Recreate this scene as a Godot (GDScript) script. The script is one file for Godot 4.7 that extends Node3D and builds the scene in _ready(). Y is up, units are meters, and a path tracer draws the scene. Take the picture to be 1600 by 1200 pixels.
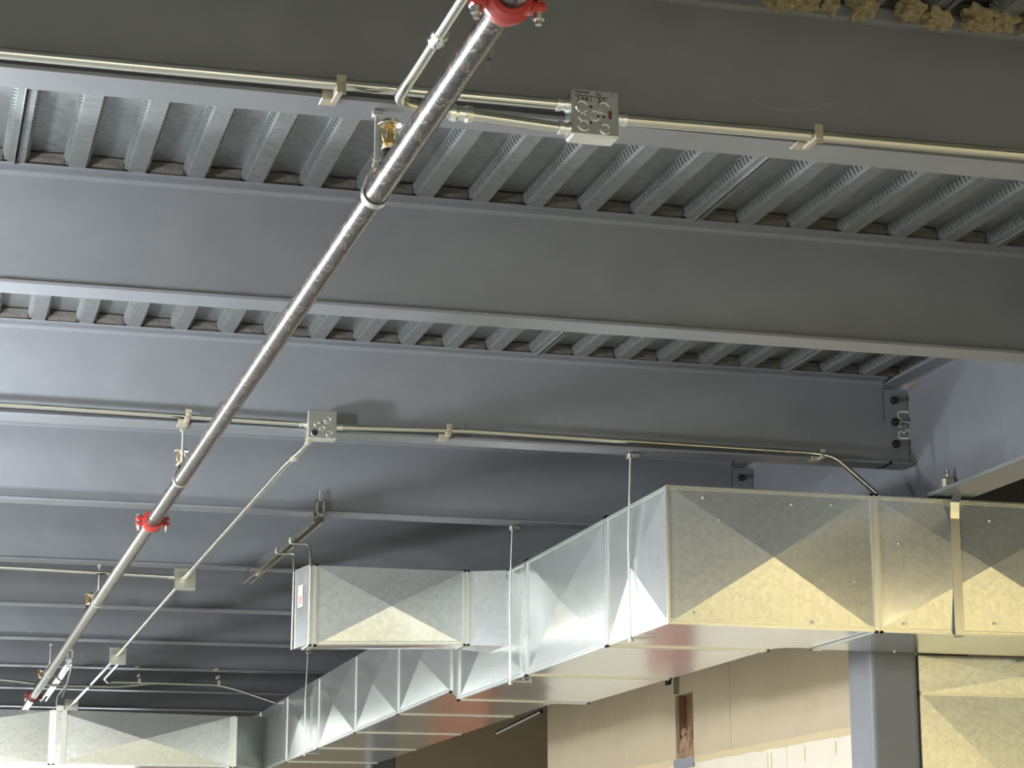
extends Node3D
# Positions are written as P(x, y, d): x along the beams, y above the camera, d away from the camera (metres).

const EYE := 1.6
var M := {}
var used := {}

func P(x: float, y: float, d: float) -> Vector3:
	return Vector3(x, EYE + y, -d)

# ---------------------------------------------------------------- mesh builder
class MB:
	var v := PackedVector3Array()
	var n := PackedVector3Array()
	var c := PackedInt32Array()
	func tri3(a: Vector3, b: Vector3, d: Vector3, na: Vector3, nb: Vector3, nd: Vector3) -> void:
		var g := (b - a).cross(d - a)
		var i := v.size()
		v.append_array([a, b, d])
		n.append_array([na, nb, nd])
		if g.dot(na + nb + nd) > 0.0:
			c.append_array([i, i + 2, i + 1])
		else:
			c.append_array([i, i + 1, i + 2])
	func tri(a: Vector3, b: Vector3, d: Vector3, out: Vector3) -> void:
		var g := (b - a).cross(d - a)
		if g.length_squared() < 1e-16:
			return
		g = g.normalized()
		if g.dot(out) < 0.0:
			g = -g
		tri3(a, b, d, g, g, g)
	func quad(a: Vector3, b: Vector3, d: Vector3, e: Vector3, out: Vector3) -> void:
		tri(a, b, d, out)
		tri(a, d, e, out)
	# eight corners: bottom ring then top ring
	func hexa(p: Array) -> void:
		var m := Vector3.ZERO
		for q in p:
			m += q / 8.0
		for f in [[0, 1, 2, 3], [4, 5, 6, 7], [0, 1, 5, 4], [1, 2, 6, 5], [2, 3, 7, 6], [3, 0, 4, 7]]:
			var w: Vector3 = (p[f[0]] + p[f[1]] + p[f[2]] + p[f[3]]) / 4.0 - m
			quad(p[f[0]], p[f[1]], p[f[2]], p[f[3]], w)
	func box(ce: Vector3, s: Vector3, b := Basis.IDENTITY) -> void:
		var p := []
		for y in [-0.5, 0.5]:
			for q in [[-0.5, -0.5], [0.5, -0.5], [0.5, 0.5], [-0.5, 0.5]]:
				p.append(ce + b * Vector3(q[0] * s.x, y * s.y, q[1] * s.z))
		hexa(p)
	# box with chamfered edges
	func cbox(ce: Vector3, s: Vector3, ch: float, b := Basis.IDENTITY) -> void:
		var h := s * 0.5
		for ax in 3:
			var u := (ax + 1) % 3
			var w := (ax + 2) % 3
			for sg in [-1.0, 1.0]:
				var q := []
				for k in [[-1, -1], [1, -1], [1, 1], [-1, 1]]:
					var t := Vector3.ZERO
					t[ax] = sg * h[ax]
					t[u] = k[0] * (h[u] - ch)
					t[w] = k[1] * (h[w] - ch)
					q.append(ce + b * t)
				var o := Vector3.ZERO
				o[ax] = sg
				quad(q[0], q[1], q[2], q[3], b * o)
			for s1 in [-1.0, 1.0]:
				for s2 in [-1.0, 1.0]:
					var q2 := []
					for k2 in [[-1, 0], [1, 0], [1, 1], [-1, 1]]:
						var t2 := Vector3.ZERO
						t2[ax] = k2[0] * (h[ax] - ch)
						t2[u] = s1 * (h[u] - (ch if k2[1] == 0 else 0.0))
						t2[w] = s2 * (h[w] - (0.0 if k2[1] == 0 else ch))
						q2.append(ce + b * t2)
					var o2 := Vector3.ZERO
					o2[u] = s1
					o2[w] = s2
					quad(q2[0], q2[1], q2[2], q2[3], b * o2)
		for sx in [-1.0, 1.0]:
			for sy in [-1.0, 1.0]:
				for sz in [-1.0, 1.0]:
					var o3 := Vector3(sx, sy, sz)
					var e := o3 * h
					tri(ce + b * (e - Vector3(0, sy * ch, sz * ch)), ce + b * (e - Vector3(sx * ch, 0, sz * ch)), ce + b * (e - Vector3(sx * ch, sy * ch, 0)), b * o3)
	func tube(pts: PackedVector3Array, r: float, seg := 12, caps := true) -> void:
		var t0 := (pts[1] - pts[0]).normalized()
		var up := Vector3.UP if absf(t0.y) < 0.9 else Vector3.RIGHT
		var u := t0.cross(up).normalized()
		var rings := []
		var norms := []
		for i in pts.size():
			var t: Vector3
			if i == 0:
				t = t0
			elif i == pts.size() - 1:
				t = (pts[i] - pts[i - 1]).normalized()
			else:
				t = ((pts[i] - pts[i - 1]).normalized() + (pts[i + 1] - pts[i]).normalized()).normalized()
			u = (u - t * u.dot(t)).normalized()
			var w := t.cross(u)
			var ring := PackedVector3Array()
			var no := PackedVector3Array()
			for k in seg:
				var a := TAU * k / seg
				var d := u * cos(a) + w * sin(a)
				ring.append(pts[i] + d * r)
				no.append(d)
			rings.append(ring)
			norms.append(no)
		for i in pts.size() - 1:
			for k in seg:
				var j := (k + 1) % seg
				tri3(rings[i][k], rings[i][j], rings[i + 1][j], norms[i][k], norms[i][j], norms[i + 1][j])
				tri3(rings[i][k], rings[i + 1][j], rings[i + 1][k], norms[i][k], norms[i + 1][j], norms[i + 1][k])
		if caps:
			for k in range(1, seg - 1):
				tri(rings[0][0], rings[0][k], rings[0][k + 1], -t0)
				var e: PackedVector3Array = rings[-1]
				tri(e[0], e[k], e[k + 1], pts[-1] - pts[-2])
	# profile [[along, radius], ...] turned round an axis
	func lathe(o: Vector3, ax: Vector3, prof: Array, seg := 16) -> void:
		ax = ax.normalized()
		var u := ax.cross(Vector3.UP if absf(ax.y) < 0.9 else Vector3.RIGHT).normalized()
		var w := ax.cross(u)
		for i in prof.size() - 1:
			var a0: float = prof[i][0]
			var r0: float = prof[i][1]
			var a1: float = prof[i + 1][0]
			var r1: float = prof[i + 1][1]
			for k in seg:
				var t0 := TAU * k / seg
				var t1 := TAU * (k + 1) / seg
				var d0 := u * cos(t0) + w * sin(t0)
				var d1 := u * cos(t1) + w * sin(t1)
				var n0 := (d0 * (a1 - a0) - ax * (r1 - r0)).normalized()
				var n1 := (d1 * (a1 - a0) - ax * (r1 - r0)).normalized()
				var p := o + ax * a0 + d0 * r0
				var q := o + ax * a0 + d1 * r0
				var s := o + ax * a1 + d1 * r1
				var z := o + ax * a1 + d0 * r1
				if r0 > 0.0:
					tri3(p, q, s, n0, n1, n1)
				if r1 > 0.0:
					tri3(p, s, z, n0, n1, n0)
	# closed outline in (u, w), pushed from o by "along"; sharp edges
	func extrude(outline: PackedVector2Array, o: Vector3, u: Vector3, w: Vector3, along: Vector3) -> void:
		var pts := outline
		var area := 0.0
		for i in pts.size():
			area += pts[i].cross(pts[(i + 1) % pts.size()])
		var sg := 1.0 if area > 0.0 else -1.0
		for i in pts.size():
			var a := pts[i]
			var b := pts[(i + 1) % pts.size()]
			var t := (b - a)
			var nn := (u * t.y - w * t.x) * sg
			var pa := o + u * a.x + w * a.y
			var pb := o + u * b.x + w * b.y
			quad(pa, pb, pb + along, pa + along, nn)
		var ids := Geometry2D.triangulate_polygon(pts)
		for i in range(0, ids.size(), 3):
			var q := []
			for k in 3:
				q.append(o + u * pts[ids[i + k]].x + w * pts[ids[i + k]].y)
			tri(q[0], q[1], q[2], -along)
			tri(q[0] + along, q[1] + along, q[2] + along, along)
	# panel with a cross break: four flat triangles meeting at a raised middle
	func cross_panel(a: Vector3, b: Vector3, d: Vector3, e: Vector3, out: Vector3, h: float) -> void:
		var m := (a + b + d + e) / 4.0 + out.normalized() * h
		tri(a, b, m, out)
		tri(b, d, m, out)
		tri(d, e, m, out)
		tri(e, a, m, out)
	# flat stroke of width wd along points on a plane with normal nn, raised a little
	func stroke(pts: Array, wd: float, nn: Vector3) -> void:
		for i in pts.size() - 1:
			var a: Vector3 = pts[i]
			var b: Vector3 = pts[i + 1]
			var t := (b - a).normalized()
			var s := t.cross(nn).normalized() * wd * 0.5
			var x := t * wd * 0.35
			quad(a + s - x, b + s + x, b - s + x, a - s - x, nn)
	func blob(ce: Vector3, s: Vector3, noise: FastNoiseLite, amp: float, nu := 12, nv := 8, sq := 0.6) -> void:
		var g := []
		for j in nv + 1:
			var row := PackedVector3Array()
			var b := PI * (float(j) / nv - 0.5)
			for i in nu:
				var a := TAU * i / nu
				var d := Vector3(_p(cos(a), sq) * _p(cos(b), sq), _p(sin(b), sq), _p(sin(a), sq) * _p(cos(b), sq))
				var q := d * s * 0.5
				var k := 1.0 + amp * noise.get_noise_3dv((ce + q) * 40.0)
				row.append(ce + q * k)
			g.append(row)
		for j in nv:
			for i in nu:
				var k2 := (i + 1) % nu
				var m: Vector3 = g[j][i] - ce
				tri(g[j][i], g[j][k2], g[j + 1][k2], m)
				tri(g[j][i], g[j + 1][k2], g[j + 1][i], m)
	func _p(x: float, e: float) -> float:
		return signf(x) * pow(absf(x), e)
	func mesh() -> ArrayMesh:
		var arr := []
		arr.resize(Mesh.ARRAY_MAX)
		arr[Mesh.ARRAY_VERTEX] = v
		arr[Mesh.ARRAY_NORMAL] = n
		arr[Mesh.ARRAY_INDEX] = c
		var m := ArrayMesh.new()
		m.add_surface_from_arrays(Mesh.PRIMITIVE_TRIANGLES, arr)
		return m

# ---------------------------------------------------------------- scene helpers
func numbered(called: String) -> String:
	if not used.has(called):
		used[called] = 0
		return called
	used[called] += 1
	return "%s_%03d" % [called, used[called]]

func tag(o: Node3D, label: String, category: String, group := "", kind := "") -> void:
	if label:
		o.set_meta("label", label)
	if category:
		o.set_meta("category", category)
	if group:
		o.set_meta("group", group)
	if kind:
		o.set_meta("kind", kind)

func thing(called: String, label: String, category: String, at := Vector3.ZERO, group := "") -> Node3D:
	var o := Node3D.new()
	o.name = numbered(called)
	add_child(o)
	o.position = at
	tag(o, label, category, group)
	return o

# a mesh written in world positions, hung under parent (or the root)
func part(called: String, mb: MB, m: Material, parent: Node3D = null, label := "") -> MeshInstance3D:
	var o := MeshInstance3D.new()
	o.mesh = mb.mesh()
	o.material_override = m
	o.cast_shadow = GeometryInstance3D.SHADOW_CASTING_SETTING_ON
	if parent == null:
		o.name = numbered(called)
		add_child(o)
	else:
		o.name = called
		parent.add_child(o, true)
		o.position = -parent.position if parent.get_parent() == self else Vector3.ZERO
	if label:
		o.set_meta("label", label)
	return o

func structure(called: String, mb: MB, m: Material, label: String, category := "wall") -> MeshInstance3D:
	var o := part(called, mb, m)
	tag(o, label, category, "", "structure")
	return o

func noise_image(seed_: int, freq: float, size: int, kind := FastNoiseLite.TYPE_SIMPLEX_SMOOTH, oct := 4) -> Image:
	var f := FastNoiseLite.new()
	f.seed = seed_
	f.noise_type = kind
	f.frequency = freq
	f.fractal_octaves = oct
	f.cellular_return_type = FastNoiseLite.RETURN_CELL_VALUE
	var im := f.get_seamless_image(size, size)
	im.convert(Image.FORMAT_L8)
	return im

func ramp(im: Image, lo: Color, hi: Color, gamma := 1.0) -> ImageTexture:
	var w := im.get_width()
	var out := Image.create(w, w, false, Image.FORMAT_RGB8)
	for y in w:
		for x in w:
			out.set_pixel(x, y, lo.lerp(hi, pow(im.get_pixel(x, y).r, gamma)))
	out.generate_mipmaps()
	return ImageTexture.create_from_image(out)

func mix_images(a: Image, b: Image, k: float) -> Image:
	var w := a.get_width()
	var out := Image.create(w, w, false, Image.FORMAT_L8)
	for y in w:
		for x in w:
			var q := a.get_pixel(x, y).r * (1.0 - k) + b.get_pixel(x, y).r * k
			out.set_pixel(x, y, Color(q, q, q))
	return out

func mat(called: String, col: Color, rough: float, metal := 0.0, tex: Texture2D = null, scale := 1.0) -> StandardMaterial3D:
	var m := StandardMaterial3D.new()
	m.resource_name = called
	m.albedo_color = col
	m.roughness = rough
	m.metallic = metal
	m.metallic_specular = 0.5
	m.cull_mode = BaseMaterial3D.CULL_DISABLED
	if tex:
		m.albedo_texture = tex
	m.uv1_triplanar = true
	m.uv1_world_triplanar = true
	m.uv1_scale = Vector3.ONE * scale
	M[called] = m
	return m

func bumps(m: StandardMaterial3D, im: Image, strength: float) -> void:
	var b := im.duplicate()
	b.convert(Image.FORMAT_RGB8)
	b.bump_map_to_normal_map(strength)
	m.normal_enabled = true
	m.normal_texture = ImageTexture.create_from_image(b)

func materials() -> void:
	var fine := noise_image(11, 0.05, 256)
	var coarse := noise_image(12, 0.012, 256)
	var cells := noise_image(13, 0.06, 256, FastNoiseLite.TYPE_CELLULAR, 1)
	var spangle := mix_images(cells, fine, 0.45)
	var blotch := mix_images(coarse, fine, 0.35)
	mat("steel_paint", Color.WHITE, 0.42, 0.0, ramp(blotch, Color8(104, 106, 110), Color8(114, 116, 120)), 0.9)
	mat("bolt_steel", Color8(48, 46, 44), 0.35, 0.6)
	var gal := mat("galvanised", Color.WHITE, 0.21, 0.76, ramp(spangle, Color8(196, 199, 196), Color8(222, 224, 220)), 5.0)
	bumps(gal, noise_image(21, 0.012, 256, FastNoiseLite.TYPE_SIMPLEX_SMOOTH, 2), 1.2)
	gal.normal_scale = 0.1
	mat("seam_steel", Color8(226, 228, 224), 0.3, 1.0)
	mat("deck_steel", Color.WHITE, 0.38, 0.7, ramp(spangle, Color8(132, 134, 133), Color8(158, 160, 159)), 4.0)
	mat("conduit_steel", Color8(192, 193, 184), 0.17, 1.0)
	mat("box_steel", Color8(220, 222, 216), 0.27, 1.0)
	mat("zinc_steel", Color8(200, 200, 195), 0.32, 1.0)
	mat("clip_steel", Color8(166, 158, 140), 0.5, 0.6)
	mat("black_pipe", Color.WHITE, 0.3, 0.6, pipe_scale(), 2.2)
	M.black_pipe.uv1_scale = Vector3(7, 7, 3)
	mat("pipe_steel", Color.WHITE, 0.32, 0.85, ramp(mix_images(blotch, noise_image(41, 0.05, 256), 0.5), Color8(84, 78, 68), Color8(170, 164, 148)), 4.0)
	mat("red_paint", Color8(150, 40, 34), 0.35)
	mat("maroon", Color8(84, 22, 26), 0.6)
	mat("rust", Color8(126, 96, 66), 0.9)
	mat("brass", Color8(208, 176, 120), 0.35, 1.0)
	mat("white_tape", Color8(228, 224, 214), 0.6)
	mat("black_mark", Color8(28, 30, 24), 0.7)
	mat("white_chalk", Color8(226, 224, 218), 0.8)
	mat("faint_chalk", Color8(126, 126, 124), 0.8)
	mat("hole_black", Color8(14, 14, 14), 0.8)
	mat("wool", Color.WHITE, 0.95, 0.0, ramp(fine, Color8(104, 94, 68), Color8(152, 138, 104)), 8.0)
	mat("filler", Color.WHITE, 0.95, 0.0, ramp(fine, Color8(70, 66, 62), Color8(96, 90, 84)), 6.0)
	mat("concrete", Color.WHITE, 0.8, 0.0, ramp(blotch, Color8(156, 156, 152), Color8(182, 182, 178)), 0.6)
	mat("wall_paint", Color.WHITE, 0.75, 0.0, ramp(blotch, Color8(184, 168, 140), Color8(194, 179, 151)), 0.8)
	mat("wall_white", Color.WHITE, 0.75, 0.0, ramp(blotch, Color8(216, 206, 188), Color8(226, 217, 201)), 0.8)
	mat("joint_paint", Color.WHITE, 0.85, 0.0, ramp(fine, Color8(196, 178, 138), Color8(210, 194, 158)), 5.0)
	mat("rear_wall", Color.WHITE, 0.85, 0.0, ramp(blotch, Color8(226, 218, 176), Color8(234, 227, 190)), 0.5)
	mat("wood", Color.WHITE, 0.8, 0.0, ramp(fine, Color8(92, 66, 48), Color8(146, 112, 84)), 3.0)
	M.wood.uv1_scale = Vector3(14, 3, 14)
	mat("pink_wool", Color.WHITE, 0.95, 0.0, ramp(fine, Color8(104, 74, 54), Color8(206, 176, 146)), 12.0)
	mat("orange_board", Color8(190, 104, 48), 0.7)
	mat("paper", Color8(222, 214, 208), 0.7)
	mat("pink_print", Color8(196, 140, 132), 0.7)
	mat("lamp_plastic", Color8(210, 190, 60), 0.5)
	var g := mat("lamp_glow_cool", Color8(240, 245, 255), 0.5)
	g.emission_enabled = true
	g.emission = Color(0.92, 0.95, 1.0)
	g.emission_energy_multiplier = 6.0
	var h := mat("lamp_glow_warm", Color8(255, 246, 220), 0.5)
	h.emission_enabled = true
	h.emission = Color(1.0, 0.92, 0.68)
	h.emission_energy_multiplier = 6.0
	var wg := mat("window_glow", Color8(240, 236, 220), 0.4)
	wg.emission_enabled = true
	wg.emission = Color(1.0, 0.96, 0.82)
	wg.emission_energy_multiplier = 0.5
	var wc := mat("window_glow_cool", Color8(236, 240, 244), 0.4)
	wc.emission_enabled = true
	wc.emission = Color(0.92, 0.96, 1.0)
	wc.emission_energy_multiplier = 1.0
	var wa := mat("window_glow_amber", Color8(244, 228, 176), 0.4)
	wa.emission_enabled = true
	wa.emission = Color(1.0, 0.88, 0.55)
	wa.emission_energy_multiplier = 0.3

# mill scale: dark steel with tan rust, black patches and pale scuffs
func pipe_scale() -> ImageTexture:
	var a := noise_image(31, 0.022, 256)
	var b := noise_image(32, 0.05, 256)
	var c := noise_image(33, 0.09, 256)
	var out := Image.create(256, 256, false, Image.FORMAT_RGB8)
	for y in 256:
		for x in 256:
			var p := a.get_pixel(x, y).r
			var q := b.get_pixel(x, y).r
			var r := c.get_pixel(x, y).r
			var col := Color8(80, 74, 68).lerp(Color8(40, 37, 35), smoothstep(0.4, 0.62, q))
			col = col.lerp(Color8(148, 118, 90), 0.7 * smoothstep(0.58, 0.7, p * 0.6 + r * 0.4))
			col = col.lerp(Color8(26, 24, 24), smoothstep(0.56, 0.68, 1.0 - p * 0.5 - q * 0.5))
			col = col.lerp(Color8(186, 176, 162), 0.8 * smoothstep(0.64, 0.72, q * 0.5 + r * 0.5))
			out.set_pixel(x, y, col)
	return ImageTexture.create_from_image(out)

# a polyline with its corners rounded to radius r
func rounded(pts: Array, r: float, steps := 6) -> PackedVector3Array:
	var out := PackedVector3Array([pts[0]])
	for i in range(1, pts.size() - 1):
		var a: Vector3 = (pts[i - 1] - pts[i])
		var b: Vector3 = (pts[i + 1] - pts[i])
		var k := minf(r, minf(a.length(), b.length()) * 0.45)
		var p0: Vector3 = pts[i] + a.normalized() * k
		var p1: Vector3 = pts[i] + b.normalized() * k
		for s in steps + 1:
			var t := float(s) / steps
			out.append(p0.lerp(pts[i], t).lerp(pts[i].lerp(p1, t), t))
	out.append(pts[-1])
	return out

# ---------------------------------------------------------------- lamps
func work_lamp(x: float, y: float, d: float, energy: float, warm: bool, size: float, label: String) -> void:
	var at := P(x, y, d)
	var o := thing("work_lamp", label, "lamp", at, "temporary work lamps hung on cords")
	var b := MB.new()
	b.lathe(at, Vector3.UP, [[-size, 0.0], [-size * 0.92, size * 0.45], [-size * 0.6, size * 0.8], [0.0, size], [size * 0.6, size * 0.8], [size * 0.95, size * 0.4], [size, 0.0]], 20)
	part("bulb", b, M.lamp_glow_warm if warm else M.lamp_glow_cool, o)
	var s := MB.new()
	s.lathe(at + Vector3(0, size, 0), Vector3.UP, [[0.0, 0.0], [0.0, 0.03], [0.07, 0.026], [0.085, 0.012], [0.085, 0.0]], 14)
	part("socket", s, M.lamp_plastic, o)
	var w := MB.new()
	w.tube(PackedVector3Array([at + Vector3(0, size + 0.08, 0), Vector3(at.x, EYE + 1.775, at.z)]), 0.004, 6)
	part("cord", w, M.hole_black, o)
	var l := OmniLight3D.new()
	l.name = "lamp_light"
	l.light_color = Color(1.0, 0.9, 0.66) if warm else Color(0.94, 0.97, 1.0)
	l.light_energy = energy
	l.light_size = size
	l.omni_range = 40.0
	l.omni_attenuation = 2.0
	l.shadow_enabled = true
	o.add_child(l)

func panel_lamp(x: float, y: float, d: float, energy: float, warm: bool) -> void:
	var at := P(x, y, d)
	var o := thing("panel_lamp", ("warm LED panel lamp hung beside the yellow side wall" if warm else ("flat LED panel lamp hung along the left aisle" if x < 0.0 else "flat LED panel lamp hung behind the viewer")), "lamp", at, "LED panel lamps hung below the beams")
	var h := MB.new()
	h.cbox(at, Vector3(1.24, 0.05, 0.34), 0.006)
	part("housing", h, M.white_tape, o)
	var g := MB.new()
	g.box(at - Vector3(0, 0.0275, 0), Vector3(1.2, 0.005, 0.3))
	part("lamp_diffuser", g, M.lamp_glow_warm if warm else M.lamp_glow_cool, o)
	for s in [-1.0, 1.0]:
		var w := MB.new()
		w.tube(PackedVector3Array([at + Vector3(s * 0.5, 0.025, 0), Vector3(at.x + s * 0.5, EYE + BEAM_BOTTOM, at.z)]), 0.003, 6)
		part("wire", w, M.zinc_steel, o)
	var l := AreaLight3D.new()
	l.name = "lamp_light"
	l.area_size = Vector2(1.2, 0.3)
	l.area_normalize_energy = true
	l.light_energy = energy
	l.light_color = Color(1.0, 0.9, 0.68) if warm else Color(0.97, 0.985, 1.0)
	l.area_range = 40.0
	l.shadow_enabled = true
	o.add_child(l)
	l.position = Vector3(0, -0.033, 0)
	l.rotation = Vector3(-PI / 2, 0, 0)

# ---------------------------------------------------------------- structure
const BEAM_FAR := [-3.42, -1.945, -0.47, 1.005, 2.48, 3.957, 5.395, 6.907, 8.372, 9.857, 11.332, 12.807, 14.282, 15.757, 17.232, 18.707]
const BEAM_BOTTOM := 1.47
const BEAM_TOP := 1.775
const RIB := 0.1468
const LAP0 := 0.1877

func i_outline(bf: float, h: float, tf: float, tw: float, r: float) -> PackedVector2Array:
	var q := PackedVector2Array()
	var a := bf / 2
	var w := tw / 2
	q.append_array([Vector2(-a, 0), Vector2(a, 0), Vector2(a, tf)])
	for k in 4:
		var t := PI / 2 * k / 3.0
		q.append(Vector2(w + r - r * sin(t), tf + r - r * cos(t)))
	for k in 4:
		var t := PI / 2 * k / 3.0
		q.append(Vector2(w + r - r * cos(t), h - tf - r + r * sin(t)))
	q.append_array([Vector2(a, h - tf), Vector2(a, h), Vector2(-a, h), Vector2(-a, h - tf)])
	for k in 4:
		var t := PI / 2 * k / 3.0
		q.append(Vector2(-w - r + r * sin(t), h - tf - r + r * cos(t)))
	for k in 4:
		var t := PI / 2 * k / 3.0
		q.append(Vector2(-w - r + r * cos(t), tf + r - r * sin(t)))
	q.append(Vector2(-a, tf))
	return q

func bolt(at: Vector3, out: Vector3, r: float, parent: Node3D) -> void:
	var b := MB.new()
	b.lathe(at, out, [[0.0, r * 1.15], [0.003, r * 1.15], [0.003, r], [0.012, r], [0.014, r * 0.8], [0.016, 0.0]], 6)
	b.lathe(at + out * 0.012, out, [[0.0, r * 0.55], [0.012, r * 0.5], [0.014, 0.0]], 10)
	part("bolt", b, M.bolt_steel, parent)

func beams() -> void:
	var outline := i_outline(0.1, BEAM_TOP - BEAM_BOTTOM, 0.0075, 0.006, 0.011)
	var said := {
		5: "dark grey steel beam carrying the conduit with the marked junction box",
		6: "dark grey steel beam between the two beams that carry junction boxes",
		7: "dark grey steel beam with chalk mark B77 and a square junction box",
		8: "dark grey steel beam just behind the beam marked B77",
		9: "dark grey steel beam with a conduit running left from a grey box",
		10: "grey steel beam one bay beyond the box and its side conduit",
		11: "grey steel beam carrying the second grey box on the long conduit",
		12: "grey steel beam with the thin conduit that bends down to the duct",
		13: "grey steel beam right above the crossing duct and the last grey box",
		14: "grey steel beam just beyond the crossing duct",
		15: "farthest grey steel beam near the far wall"}
	for i in BEAM_FAR.size():
		var web: float = BEAM_FAR[i] - 0.05
		var lab: String = said.get(i, "grey steel beam under the deck behind the viewer")
		var o := thing("steel_beam", lab, "beam", P(0, BEAM_BOTTOM, web), "parallel secondary steel beams")
		var b := MB.new()
		b.extrude(outline, P(-4.6, BEAM_BOTTOM, web), Vector3(0, 0, 1), Vector3.UP, Vector3(7.8, 0, 0))
		# coped end: web only, beside the girder flange
		b.box(P(3.243, BEAM_BOTTOM + 0.14, web), Vector3(0.09, 0.262, 0.006))
		b.box(P(3.235, BEAM_BOTTOM + 0.00375, web), Vector3(0.09, 0.0075, 0.1))
		part("rolled_section", b, M.steel_paint, o)
		if i >= 5 and i <= 9:
			var tab := MB.new()
			tab.cbox(P(3.245, BEAM_BOTTOM + 0.15, web + 0.008), Vector3(0.088, 0.235, 0.009), 0.0015)
			part("shear_tab", tab, M.steel_paint, o)
			for k in 3:
				bolt(P(3.239, 1.55 + 0.0765 * k, web - 0.003), Vector3(0, 0, 1), 0.0135, o)
		if i == 7:
			chalk_b77(o, web)
		if i == 5:
			var s := MB.new()
			var pts := []
			for q in [[1.487, 1.595], [1.53, 1.578], [1.568, 1.565], [1.61, 1.553], [1.65, 1.551], [1.685, 1.558], [1.712, 1.57]]:
				pts.append(P(q[0], q[1], web - 0.0045))
			s.stroke(pts.slice(2), 0.003, Vector3(0, 0, 1))
			s.stroke([P(1.722, 1.574, web - 0.0045), P(1.75, 1.583, web - 0.0045)], 0.002, Vector3(0, 0, 1))
			s.stroke([P(1.029, 1.621, web - 0.0045), P(1.02, 1.597, web - 0.0045), P(1.016, 1.571, web - 0.0045)], 0.005, Vector3(0, 0, 1))
			part("scratch", s, M.faint_chalk, o, "pale scratch on the grey web")
	# beams on the far side of the girder
	for i in range(4, 14):
		var web2: float = BEAM_FAR[i] - 0.05
		var b2 := MB.new()
		b2.extrude(outline, P(3.38, BEAM_BOTTOM, web2), Vector3(0, 0, 1), Vector3.UP, Vector3(2.6, 0, 0))
		var o2 := part("steel_beam", b2, M.steel_paint)
		tag(o2, "grey steel beam beyond the deep girder over the wall", "beam", "beams beyond the girder")

func chalk_b77(o: Node3D, web: float) -> void:
	# written up the web: the letters lie on their sides, B lowest
	var s := MB.new()
	var d := web - 0.0045
	var f := func(a: float, b: float) -> Vector3:   # a: reading direction 0..1 (upwards), b: height of letters 0..1 (to the left)
		return P(3.292 - 0.042 * b, 1.57 + 0.098 * a, d)
	var glyphs := [
		[[0.02, 0.0], [0.0, 0.95]], [[0.0, 0.9], [0.12, 1.0], [0.24, 0.9], [0.26, 0.68], [0.17, 0.5], [0.3, 0.34], [0.34, 0.12], [0.2, 0.0], [0.02, 0.02]],
		[[0.42, 0.8], [0.47, 0.92], [0.6, 0.9], [0.62, 0.5], [0.6, 0.06]],
		[[0.7, 0.72], [0.73, 0.96], [0.86, 1.0], [0.95, 0.86], [0.98, 0.45], [0.95, 0.02]]]
	for g in glyphs:
		var pts := []
		for q in g:
			pts.append(f.call(q[0], q[1]))
		s.stroke(pts, 0.005, Vector3(0, 0, 1))
	part("chalk_mark", s, M.white_chalk, o, "B77 written in white chalk")

func girder() -> void:
	var o := thing("steel_girder", "deep dark grey steel girder that the beams frame into", "girder", P(3.295, 1.318, 6))
	var b := MB.new()
	b.extrude(i_outline(0.152, 0.457, 0.011, 0.008, 0.014), P(3.295, 1.318, -4.5), Vector3.RIGHT, Vector3.UP, Vector3(0, 0, -23.9))
	part("rolled_section", b, M.steel_paint, o)
	var rs := MB.new()
	rs.quad(P(3.2895, 1.754, 6.84), P(3.2895, 1.756, 6.74), P(3.2895, 1.747, 6.78), P(3.2895, 1.742, 6.83), Vector3(-1, 0, 0))
	part("rust_patch", rs, M.rust, o, "small tan patch of bare rusty steel")

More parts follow.
